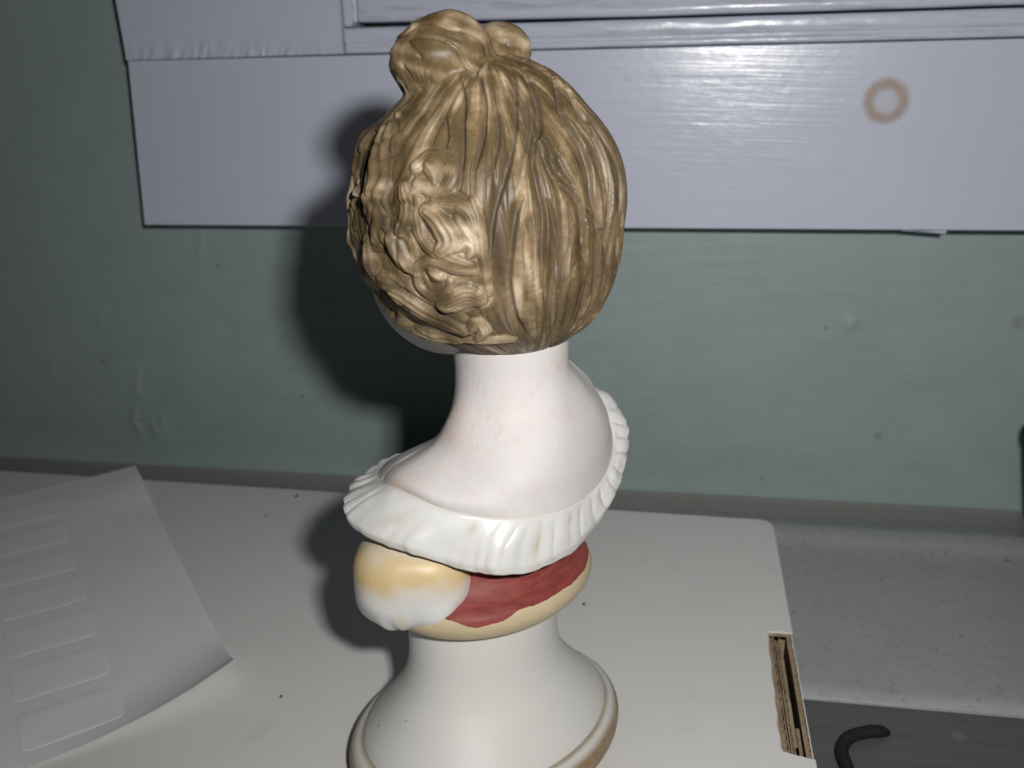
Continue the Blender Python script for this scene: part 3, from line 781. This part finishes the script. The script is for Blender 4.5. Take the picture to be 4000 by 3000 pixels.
# pleat phase: tight slanted pleats on the right, broad smooth folds over the back, deep tucks at the left shoulder
dens = np.interp(u, [0, 1, 3, 5, 6.2, 7, 9, 10, 11, 12.5, 14, 17], [1.9, 2.2, 2.5, 2.5, 2.1, 1.2, .4, 1.0, 2.4, 2.2, 2.0, 1.9])
ph = np.cumsum(dens) * (len(NECK) / NK)
amp = np.interp(u, [0, 1, 3, 5, 6.3, 7.5, 9, 10, 11, 12.5, 17], [.035, .042, .042, .036, .026, .014, .006, .02, .07, .045, .035])
slant = np.interp(u, [0, 2, 4, 6, 8, 10, 12, 17], [.9, .8, .5, .1, 0, -.5, -.6, .3])
ph = ph * (round(ph[-1]) / ph[-1])
rows = []; stain = []
outd = he - ni; outd[:, 2] = 0; outd /= np.linalg.norm(outd, axis=1)[:, None]
for j in range(NVc):
    v = j / (NVc - 1)
    Pm = ni * (1 - v) + he * v
    bul = .035 * math.sin(math.pi * min(1, v * 1.0)) 
    p = ph + slant * v + .25 * noise(u * .9, v * 1.5, 3.0)
    p = p + .60 * noise(p * .7, 0.5, 11.) + .2 * noise(p * 2.3, 0.2, 4.)
    fr = p % 1.0                                         # each pleat swells slowly and tucks under the next
    pl = np.sin(np.pi * np.clip(fr, 0, 1)) ** .6 - .65
    w = np.minimum(fr, 1 - fr) * 2
    a_ = amp * 1.2 * sstep(.0, .40, v) * (.7 + .9 * np.abs(noise(u * 1.3, 0, 7.)))
    dsp = bul + a_ * pl + .03 * noise(u * 1.6, v * 2, 5.)
    uu = u + .12 * noise(v * 2, u * .3, 2.)
    dsp = dsp + .085 * sstep(5.80, 5.92, uu) * sstep(7.6, 6.0, uu) * sstep(.0, .6, v)          # one broad fold standing proud
    dsp = dsp + sstep(.35, .9, v) * (.07 * np.exp(-((u - 6.15) / .22) ** 2) + .07 * np.exp(-((u - 7.95) / .25) ** 2) - .05 * np.exp(-((u - 7.45) / .16) ** 2)
                                     - .03 * np.exp(-((u - 6.8) / .12) ** 2))
    if v > .9: dsp = dsp - .06 * ((v - .9) / .1) ** 2
    dsp = dsp * sstep(0, .12, v) + (-.06 if j == 0 else .022 * (1 - v))
    q = Pm + outd * dsp[:, None]; q[:, 2] += .55 * dsp + (.03 if j == 0 else 0)
    rows.append(q)
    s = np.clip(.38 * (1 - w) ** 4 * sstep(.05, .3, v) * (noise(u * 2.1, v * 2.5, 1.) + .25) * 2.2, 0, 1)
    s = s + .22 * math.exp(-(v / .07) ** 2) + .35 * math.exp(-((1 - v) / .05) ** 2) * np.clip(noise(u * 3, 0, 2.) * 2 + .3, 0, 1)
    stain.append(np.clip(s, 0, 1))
th = .06
last = rows[-1]
for k in range(1, 4):                                    # rounded hem, then the underside
    t = k / 3; q = last.copy(); q[:, 2] -= th * t; q -= outd * (th * .55 * t * t)[..., None] if hasattr(t, 'shape') else outd * (th * .55 * t * t)
    rows.append(q); stain.append(np.full(NK, .25))
for f in (.35, .7, 1.0):
    q = rows[NVc + 2] * (1 - f) + (ni - np.array([0, 0, .25]) - outd * .1) * f
    rows.append(q); stain.append(np.full(NK, .3))
S = np.stack(rows, 1); stain = np.stack(stain, 1)
mesh_obj("ruffle_collar", S.reshape(-1, 3), grid_faces(NK, S.shape[1], True), M_COLLAR, bust, attrs={"stain": stain.ravel()})

# --- puffed sleeve
def ball(c, r, n=110, m=70):
    th = np.linspace(0, np.pi, m); ph = np.linspace(0, 2 * np.pi, n, endpoint=False)
    P, Tq = np.meshgrid(ph, th, indexing='ij')
    D = np.stack([np.sin(Tq) * np.cos(P), np.sin(Tq) * np.sin(P), np.cos(Tq)], -1)
    return D
D = ball(None, None)
X_, Y_, Z_ = D[..., 0], D[..., 1], D[..., 2]
az = np.arctan2(Y_, X_)
rr = 1 + .035 * np.cos(az * 7 + 1.0 + 1.2 * noise(X_ * 2, Y_ * 2, 1.)) * sstep(.0, -.75, Z_) + .06 * noise(X_ * 1.6, Y_ * 1.6, Z_ * 1.6)
rr = rr / (np.abs(X_) ** 2.7 + np.abs(Y_) ** 2.7 + np.abs(Z_) ** 2.7) ** (1 / 2.7) * .95
rr -= .07 * np.exp(-((az + 1.95) / .10) ** 2) * sstep(-.2, -.65, Z_)
rr -= .05 * np.exp(-((az + .75) / .12) ** 2) * sstep(-.0, -.65, Z_)
S = np.array([-1.15, -.92, 4.36]) + D * rr[..., None] * np.array([1.09, .96, .93])
st = np.exp(-((Z_ - .42 + .14 * noise(X_ * 2, Y_ * 2, 4.)) / .30) ** 2) * (.95 + .9 * noise(X_ * 3, Y_ * 3, Z_ * 3)) + .5 * np.exp(-((az + 1.75) / .08) ** 2) * np.exp(-((Z_ + .45) / .18) ** 2) \
    + .7 * np.exp(-((az + .72) / .16) ** 2 - ((Z_ + .42) / .17) ** 2) + .3 * sstep(.1, .5, Z_)
mesh_obj("puff_sleeve", S.reshape(-1, 3), grid_faces(S.shape[0], S.shape[1], True), M_SLEEVE, bust, attrs={"stain": np.clip(st, 0, 1).ravel()})
# matching sleeve on the far arm
S2 = np.array([1.25, 2.05, 5.15]) + D * rr[..., None] * np.array([.95, .9, .82])
mesh_obj("puff_sleeve", S2.reshape(-1, 3), grid_faces(S.shape[0], S.shape[1], True), M_SLEEVE, bust, attrs={"stain": np.clip(st, 0, 1).ravel()})

# --- face (turned away): cheeks, chin, nose, lips
FD = np.array([-.80, .60, 0]); FS = np.array([.60, .80, 0])
c_ = D @ FD; s_ = D @ FS; zz = D[..., 2]
rr = 1.0 + .07 * np.exp(-((s_ / .28) ** 2 + ((zz + .62) / .25) ** 2)) * (c_ > 0) + .16 * np.exp(-((s_ / .10) ** 2 + ((zz + .05) / .16) ** 2)) * (c_ > 0) \
    + .05 * np.exp(-((s_ / .2) ** 2 + ((zz + .36) / .05) ** 2)) * (c_ > 0) - .06 * np.exp(-(((np.abs(s_) - .34) / .14) ** 2 + ((zz - .12) / .1) ** 2)) * (c_ > 0)
S = np.array([-.33, .55, 9.47]) + D * rr[..., None] * np.array([1.42, 1.42, 1.50])
mesh_obj("face", S.reshape(-1, 3), grid_faces(S.shape[0], S.shape[1], True), M_SKIN, bust,
         attrs={"blush": (.5 * np.exp(-(((np.abs(s_) - .5) / .2) ** 2 + ((zz + .2) / .2) ** 2)) * (c_ > 0)).ravel()})

# --- hair: a dense cube-sphere pulled onto head + topknot, then sculpted with strands and curled locks
HC = np.array([.32, .20, 10.45]); HR = np.array([2.20, 2.25, 2.30])
LOBES = [(np.array([-.33, -.15, 12.93]), np.array([.80, .70, .60]), .32), (np.array([.61, .42, 13.0]), np.array([.49, .50, .43]), -.22)]
n = 215
g = np.tan(np.linspace(-np.pi / 4, np.pi / 4, n + 1))
Vs, Fs = [], []
A, B = np.meshgrid(g, g, indexing='ij'); O = np.ones_like(A)
for kx, (a, b, c) in enumerate(((O, A, B), (-O, B, A), (B, O, A), (A, -O, B), (A, B, O), (B, A, -O))):
    Vs.append(np.stack([a, b, c], -1).reshape(-1, 3)); Fs.append(grid_faces(n + 1, n + 1, off=kx * (n + 1) ** 2))
V = np.concatenate(Vs); V /= np.linalg.norm(V, axis=1)[:, None]; F = np.concatenate(Fs)
key = np.round(V * 20000).astype(np.int64)
_, first, inv = np.unique(key, axis=0, return_index=True, return_inverse=True)
D = V[first]; F = inv.reshape(-1)[F]

def ell(p, c, r, roll=0.0):
    q = p - c
    if roll:
        ca, sa = math.cos(roll), math.sin(roll)
        q = np.stack([q[:, 0] * ca + q[:, 2] * sa, q[:, 1], -q[:, 0] * sa + q[:, 2] * ca], -1)
    k0 = np.linalg.norm(q / r, axis=1); k1 = np.linalg.norm(q / (r * r), axis=1)
    return k0 * (k0 - 1) / (k1 + 1e-9)
def smin(a, b, k):
    h = np.clip(.5 + .5 * (b - a) / k, 0, 1)
    return b + (a - b) * h - k * h * (1 - h)
def head_sdf(p):
    d = ell(p, HC, HR)
    d = smin(d, ell(p, np.array([.86, .05, 10.85]), np.array([1.64, 1.55, 1.52])), .40)
    d = smin(d, ell(p, np.array([.75, -.05, 9.75]), np.array([1.68, 1.62, 1.58])), .25)            # fuller low at the back
    d = smin(d, ell(p, np.array([.50, -.05, 12.02]), np.array([1.27, 1.1, .88])), .30)   # hair drawn up under the topknot
    for (c, r, ro), kk in zip(LOBES, (.20, .16)): d = smin(d, ell(p, c, r, ro), kk)
    return d
O0 = np.array([.22, .20, 10.75])
t = np.full(len(D), 3.6)
for it in range(60):
    t = np.maximum(t - .75 * head_sdf(O0 + D * t[:, None]), .3)
P = O0 + D * t[:, None]
e = 2e-3
N = np.stack([head_sdf(P + np.eye(3)[i] * e) - head_sdf(P - np.eye(3)[i] * e) for i in range(3)], -1)
N /= np.linalg.norm(N, axis=1)[:, None]

# strand flow: arcs of circles from the topknot to the nape (two-pole field on the sphere)
Q = (P - HC) / HR; Q /= np.linalg.norm(Q, axis=1)[:, None]
def stereo(q, pole, e1, e2):
    z = q @ pole
    return ((q @ e1) + 1j * (q @ e2)) / (1 + z + 1e-6)
nN = (np.array([.38, -.43, 12.656]) - HC) / HR; nN /= np.linalg.norm(nN)
nS = (np.array([.90, -.35, 8.33]) - HC) / HR; nS /= np.linalg.norm(nS)
pole = -np.array([.1, 1.0, .1]); pole /= np.linalg.norm(pole)
e1 = np.cross([0, 0, 1.], pole); e1 /= np.linalg.norm(e1); e2 = np.cross(pole, e1)
zt = stereo(Q, pole, e1, e2); zn = stereo(nN[None], pole, e1, e2)[0]; zs_ = stereo(nS[None], pole, e1, e2)[0]
wlog = np.log((zt - zn) / (zt - zs_) + 1e-12)
psi, prg = wlog.imag, np.clip(wlog.real, -3, 3)
cps, sps = np.cos(psi), np.sin(psi)
def nz(f, fq, s):    # noise periodic in psi
    return noise(cps * f + s, sps * f - s, prg * fq + s * 3.7)
dN = np.linalg.norm(Q - nN, axis=1); dS = np.linalg.norm(Q - nS, axis=1)
fadep = sstep(.10, .55, dN) * sstep(.05, .40, dS)
warp = .16 * nz(1.5, .9, 1.3) + .05 * nz(4, 1.6, 4.4)
cps, sps = np.cos(psi + warp), np.sin(psi + warp)
def crease(f, fq, s, w):
    q = nz(f, fq, s); return np.exp(-(q / w) ** 2)
c1 = crease(3.3, .22, 2.1, .040) * sstep(-.25, .15, nz(2.2, .8, 8.1) + .12)
c2 = crease(7.4, .26, 5.3, .036) * sstep(-.2, .25, nz(3.0, 1.0, 3.9))
c3 = crease(17., .35, 7.7, .055)
ridge = nz(4.2, .30, 6.1)
strand = -.026 * c1 - .035 * c2 - .017 * c3 + .018 * ridge + .010 * nz(11, .5, 9.2)
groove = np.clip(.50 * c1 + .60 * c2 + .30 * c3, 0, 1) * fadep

# the deep tooled grooves between the big strands of the back
gd = np.zeros(len(P)); gm = np.zeros(len(P)); PB = HC + Q * HR
for gi, (pts, gw, gdep) in enumerate(GROOVES):
    pts = catmull(pts, 6 * len(pts), False)
    ctr = pts.mean(0); sel = np.where(np.linalg.norm(PB - ctr, axis=1) < np.linalg.norm(pts - ctr, axis=1).max() + .4)[0]
    p = PB[sel]; bd = np.full(len(sel), 9.); bs = np.zeros(len(sel)); bl = np.zeros(len(sel)); nn = len(pts) - 1
    nrm = (p - HC) / HR ** 2
    for i, (a, b_) in enumerate(zip(pts[:-1], pts[1:])):
        dv = b_ - a; tt = np.clip((p - a) @ dv / (dv @ dv + 1e-12), 0, 1)
        off = p - (a + tt[:, None] * dv); dd = np.linalg.norm(off, axis=1); m = dd < bd
        side = np.sign(np.einsum('ij,ij->i', np.cross(dv[None], off), nrm))
        bd[m] = dd[m]; bs[m] = (i + tt[m]) / nn; bl[m] = (side * dd)[m]
    tp = sstep(0, .18, bs) * sstep(1, .80, bs)
    w_ = .72 * gw * (.55 + .45 * tp) * (1 + .35 * noise(bs * 9, gi * 3.3, 0))
    # one bank steep, the other a long soft slope, so strands overlap like shingles
    prof = np.where(bl > 0, np.exp(-(bd / w_) ** 2), np.exp(-(bd / (w_ * 2.4)) ** 1.6))
    gd[sel] = np.minimum(gd[sel], -1.15 * gdep * (.35 + .65 * tp) * prof)
    gd[sel] += .42 * gdep * tp * np.exp(-((bl - 2.1 * w_) / (1.2 * w_)) ** 2)
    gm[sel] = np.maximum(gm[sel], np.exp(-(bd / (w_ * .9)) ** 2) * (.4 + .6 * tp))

# curled locks
PHc = HC
def mirror(p):
    q = np.asarray(p, float) - HC
    return HC + q - 2 * np.outer(q @ FS, FS).reshape(q.shape)
best = np.full(len(P), -1.0); lockgr = np.zeros(len(P)); cover = np.zeros(len(P)); lat_s = np.zeros(len(P)); lat_d = np.zeros(len(P))
PB = HC + Q * HR
alll = [(np.array(p), r, h, s) for p, r, h, s in LOCKS] + [(mirror(p), r, h, s) for p, r, h, s in LOCKS[:25] if mirror(p)[:, 1].min() > .9]
for li, (pts, R_, H_, ns) in enumerate(alll):
    pts = catmull(pts, max(5, 5 * len(pts)), False) if len(pts) > 2 else catmull(pts, 7, False)
    ctr = pts.mean(0); ext = np.linalg.norm(pts - ctr, axis=1).max() + R_ * 2.4
    sel = np.where(np.linalg.norm(PB - ctr, axis=1) < ext)[0]
    if len(sel) == 0: continue
    p = PB[sel]; bd = np.full(len(sel), 9.); bl = np.zeros(len(sel)); bs = np.zeros(len(sel)); acc = 0.
    nrm = (p - HC) / HR ** 2; nrm /= np.linalg.norm(nrm, axis=1)[:, None]
    L = np.linalg.norm(np.diff(pts, axis=0), axis=1); tot = L.sum()
    for a, b, l in zip(pts[:-1], pts[1:], L):
        dv = b - a; tt = np.clip((p - a) @ dv / (l * l + 1e-12), 0, 1)
        off = p - (a + tt[:, None] * dv); dd = np.linalg.norm(off, axis=1)
        side = np.sign(np.einsum('ij,ij->i', np.cross(dv[None], off), nrm))
        m = dd < bd
        bd[m] = dd[m]; bl[m] = (side * dd)[m]; bs[m] = acc + tt[m] * l
        acc += l
    Rl = R_ * (1 + .18 * noise(bs * 3, li * 1.7, 0)) * (.72 + .28 * sstep(0, .18 * tot + .02, bs) * sstep(0, .18 * tot + .02, tot - bs))
    x = np.clip(bd / Rl, 0, 1.8)
    h = np.where(x < 1, H_ * np.clip(1 - x * x, 0, 1) ** .72, -.055 * np.exp(-((x - 1.08) / .22) ** 2))
    rid = np.zeros(len(sel))
    if ns > 0:
        rid = np.cos(np.pi * (1.5 * ns + .5) * bl / Rl + 1.1 * noise(bs * 4, bl * 3, li)) * (x < .95)
        h = h + (.008 + .08 * R_) * rid * (1 - x ** 2) * .8
    h = h + (.035 * noise(p[:, 0] * 3.5, p[:, 1] * 3.5, p[:, 2] * 3.5) + .05 * noise(p[:, 0] * 1.8 + 5, p[:, 1] * 1.8, p[:, 2] * 1.8)) * (x < 1)
    m = (h > best[sel]) | ((x < 1) & (h > best[sel] - .0))
    up = sel[m]
    best[up] = h[m]
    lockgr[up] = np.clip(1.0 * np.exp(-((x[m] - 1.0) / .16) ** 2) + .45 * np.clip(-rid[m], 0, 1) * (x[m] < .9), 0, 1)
    cover[sel] = np.maximum(cover[sel], sstep(1.55, 1.0, x))
curl = np.where(best > -.9, best, 0)
isl = np.clip(cover, 0, 1)
lump = isl * sstep(.4, -1.2, P[:, 0])
cn = noise(P[:, 0] * 2.6 + .5 * noise(P[:, 1] * 2, P[:, 2] * 2, 1.), P[:, 1] * 2.6, P[:, 2] * 2.6)
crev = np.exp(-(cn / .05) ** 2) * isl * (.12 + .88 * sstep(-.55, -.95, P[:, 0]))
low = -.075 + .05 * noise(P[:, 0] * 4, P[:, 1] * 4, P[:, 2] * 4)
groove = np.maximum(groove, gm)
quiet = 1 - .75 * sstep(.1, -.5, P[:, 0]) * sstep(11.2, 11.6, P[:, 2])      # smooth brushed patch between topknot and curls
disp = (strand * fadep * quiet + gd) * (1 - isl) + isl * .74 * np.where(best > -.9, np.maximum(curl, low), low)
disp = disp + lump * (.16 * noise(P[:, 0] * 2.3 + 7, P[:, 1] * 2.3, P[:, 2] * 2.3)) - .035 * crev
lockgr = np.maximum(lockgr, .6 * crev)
# topknot lobes: their own coarse swirl instead of strands
lobe = np.zeros(len(P)); which = np.full(len(P), -1)
dh = ell(P, HC, HR)
for k, (c, r, ro) in enumerate(LOBES):
    dl = ell(P, c, r, ro); m = sstep(.0, .22, dh) * sstep(.22, .05, np.abs(dl))
    lobe = np.maximum(lobe, m); which[(m > .55) & (dl < .09)] = k
sw = P[:, 2] * 3.2 + P[:, 0] * .9 + .5 * noise(P[:, 0] * 1.5, P[:, 1] * 1.5, P[:, 2] * 1.5)
lob_d = .030 * noise(P[:, 0] * 1.5, P[:, 1] * 1.5, sw * 2.6) + .010 * noise(P[:, 0] * 2.5, P[:, 1] * 2.5, sw * 7) + .05 * noise(P[:, 0] * 1.6, P[:, 1] * 1.6, P[:, 2] * 1.6) \
    - .045 * np.exp(-(noise(P[:, 0] * 1.2 + 3, P[:, 1] * 1.2, sw * .9) / .04) ** 2)
disp = disp * (1 - lobe) + lob_d * lobe
# soften everything a little, as slip-cast porcelain does
ed = np.concatenate([F[:, [0, 1]], F[:, [1, 2]], F[:, [2, 3]], F[:, [3, 0]]])
deg = np.bincount(ed[:, 0], minlength=len(P)) + 1e-9
soft = disp.copy()
for it in range(2): soft = .4 * soft + .6 * np.bincount(ed[:, 0], soft[ed[:, 1]], len(P)) / deg
wsm = np.clip(.05 + .55 * isl, 0, 1)
disp = disp * (1 - wsm) + soft * wsm
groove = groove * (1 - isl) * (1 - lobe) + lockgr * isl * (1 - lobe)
P2 = P + N * disp[:, None]
# ochre wash brushed on by hand: streaks along the strands, blotches elsewhere
str_ = .8 * nz(6, 1.1, 11.3) + .60 * nz(14, 1.6, 13.1)
blot = noise(P[:, 0] * 1.3, P[:, 1] * 1.3, P[:, 2] * .9) + .6 * noise(P[:, 0] * 3.7, P[:, 1] * 3.7, P[:, 2] * 2.4)
hor = noise(P[:, 0] * 1.1, P[:, 1] * 1.1, P[:, 2] * 6) 
hor = np.where(lobe > .3, noise(P[:, 0] * 1.3, P[:, 1] * 1.3, sw * 1.9), hor)
free = np.maximum(isl, lobe)
wash = .54 + (1 - free) * (.72 * str_ + .40 * blot + .28 * noise(P[:, 0] * 4.1, P[:, 1] * 4.1, P[:, 2] * 2.4 + 9)) + free * (.80 * blot + .60 * hor) - .10 * lobe - .10 * isl
wash = np.clip(wash, 0, 1)
# split the shell into back hair, side curls and the two topknot lobes
fw_ = which[F]; fl = np.where((fw_ == 0).sum(1) >= 3, 2, np.where((fw_ == 1).sum(1) >= 3, 3, 0))
fc = isl[F].mean(1) > .5
fl = np.where((fl == 0) & fc, 1, fl)
hair = None
for code, nm in ((0, "hair"), (1, "side_curls"), (2, "topknot_lobe"), (3, "topknot_lobe")):
    f = F[fl == code]
    used, invf = np.unique(f, return_inverse=True)
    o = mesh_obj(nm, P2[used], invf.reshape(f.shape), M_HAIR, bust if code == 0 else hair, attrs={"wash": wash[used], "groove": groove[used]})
    if code == 0: hair = o

# ------------------------------------------------------------------ small things at the edges of the picture
def tube(name, pts, r, mat, n=14, off=(0, 0, 0)):
    P = catmull(pts, 90, False) - np.array(off); T = np.gradient(P, axis=0); T /= np.linalg.norm(T, axis=1)[:, None]
    Bn = np.cross(T, [0, 0, 1.]); Bn /= np.linalg.norm(Bn, axis=1)[:, None]; Nn = np.cross(Bn, T)
    a = np.linspace(0, 2 * np.pi, n, endpoint=False)
    V = P[:, None] + r * (np.cos(a)[None, :, None] * Bn[:, None] + np.sin(a)[None, :, None] * Nn[:, None])
    return mesh_obj(name, V.reshape(-1, 3), grid_faces(90, n, False, True), mat)
cab = tube("cable", [(8.45, 3.5, -2.3), (8.38, 3.42, -1.8), (8.25, 3.3, -1.56), (8.1, 3.2, -1.47), (7.9, 3.12, -1.44), (7.5, 2.9, -1.44), (7.25, 2.45, -1.44), (7.28, 1.84, -1.44), (7.45, .2, -1.44), (7.2, -4, -1.44)], .14, M_CABLE)
tag(cab, "thin black cable bending across the dark worktop right of the box", "cable")

cup = empty("cup", (16.05, 11.0, -1.5))
tag(cup, "black tapered cup on the grey sill, cut off by the right picture edge", "cup")
def lathe_z(prof, n=72):
    P = np.array(prof, float); a = np.linspace(0, 2 * np.pi, n, endpoint=False)
    V = np.stack([P[None, :, 0] * np.cos(a)[:, None], P[None, :, 0] * np.sin(a)[:, None], np.repeat(P[None, :, 1], n, 0)], -1)
    return V.reshape(-1, 3), grid_faces(n, len(P), True)
V, F = lathe_z([(.01, .05), (1.8, .05), (1.9, .0), (2.0, .04), (2.05, .2), (2.68, 4.0), (2.74, 4.06), (2.74, 4.15), (2.66, 4.18), (2.60, 4.1), (1.95, .3), (.01, .25)])
mesh_obj("cup_wall", V, F, M_BLACK, cup)

M_CRUMB = mat_plain("brown_crumb", (.20, .14, .09), .8, .2, .5, 20)
for cx, cy, rx, lab in ((-8.06, 9.98, .085, "tiny brown crumb on the white box beside its back edge"), (-4.67, .67, .05, "tiny dark crumb on the white box between the label sheet and the pedestal"),
                        (-8.50, 8.62, .05, "tiny grey speck of dirt on the white box between label sheet and shadow"), (1.40, 5.10, .06, "tiny black speck on the white box just right of the red and cream band")):
    Dd = ball(None, None, 14, 9)
    rr = 1 + .5 * noise(Dd[..., 0] * 1.5 + cx, Dd[..., 1] * 1.5, Dd[..., 2] * 1.5)
    V = Dd * rr[..., None] * np.array([rx, rx * .6, rx * .4])
    o = mesh_obj("crumb", V.reshape(-1, 3), grid_faces(14, 9, True), M_CRUMB)
    o.location = Vector((cx, cy, rx * .3)) * CM; o.rotation_euler = (0, 0, cx)
    tag(o, lab, "crumb", "crumbs on the white box")
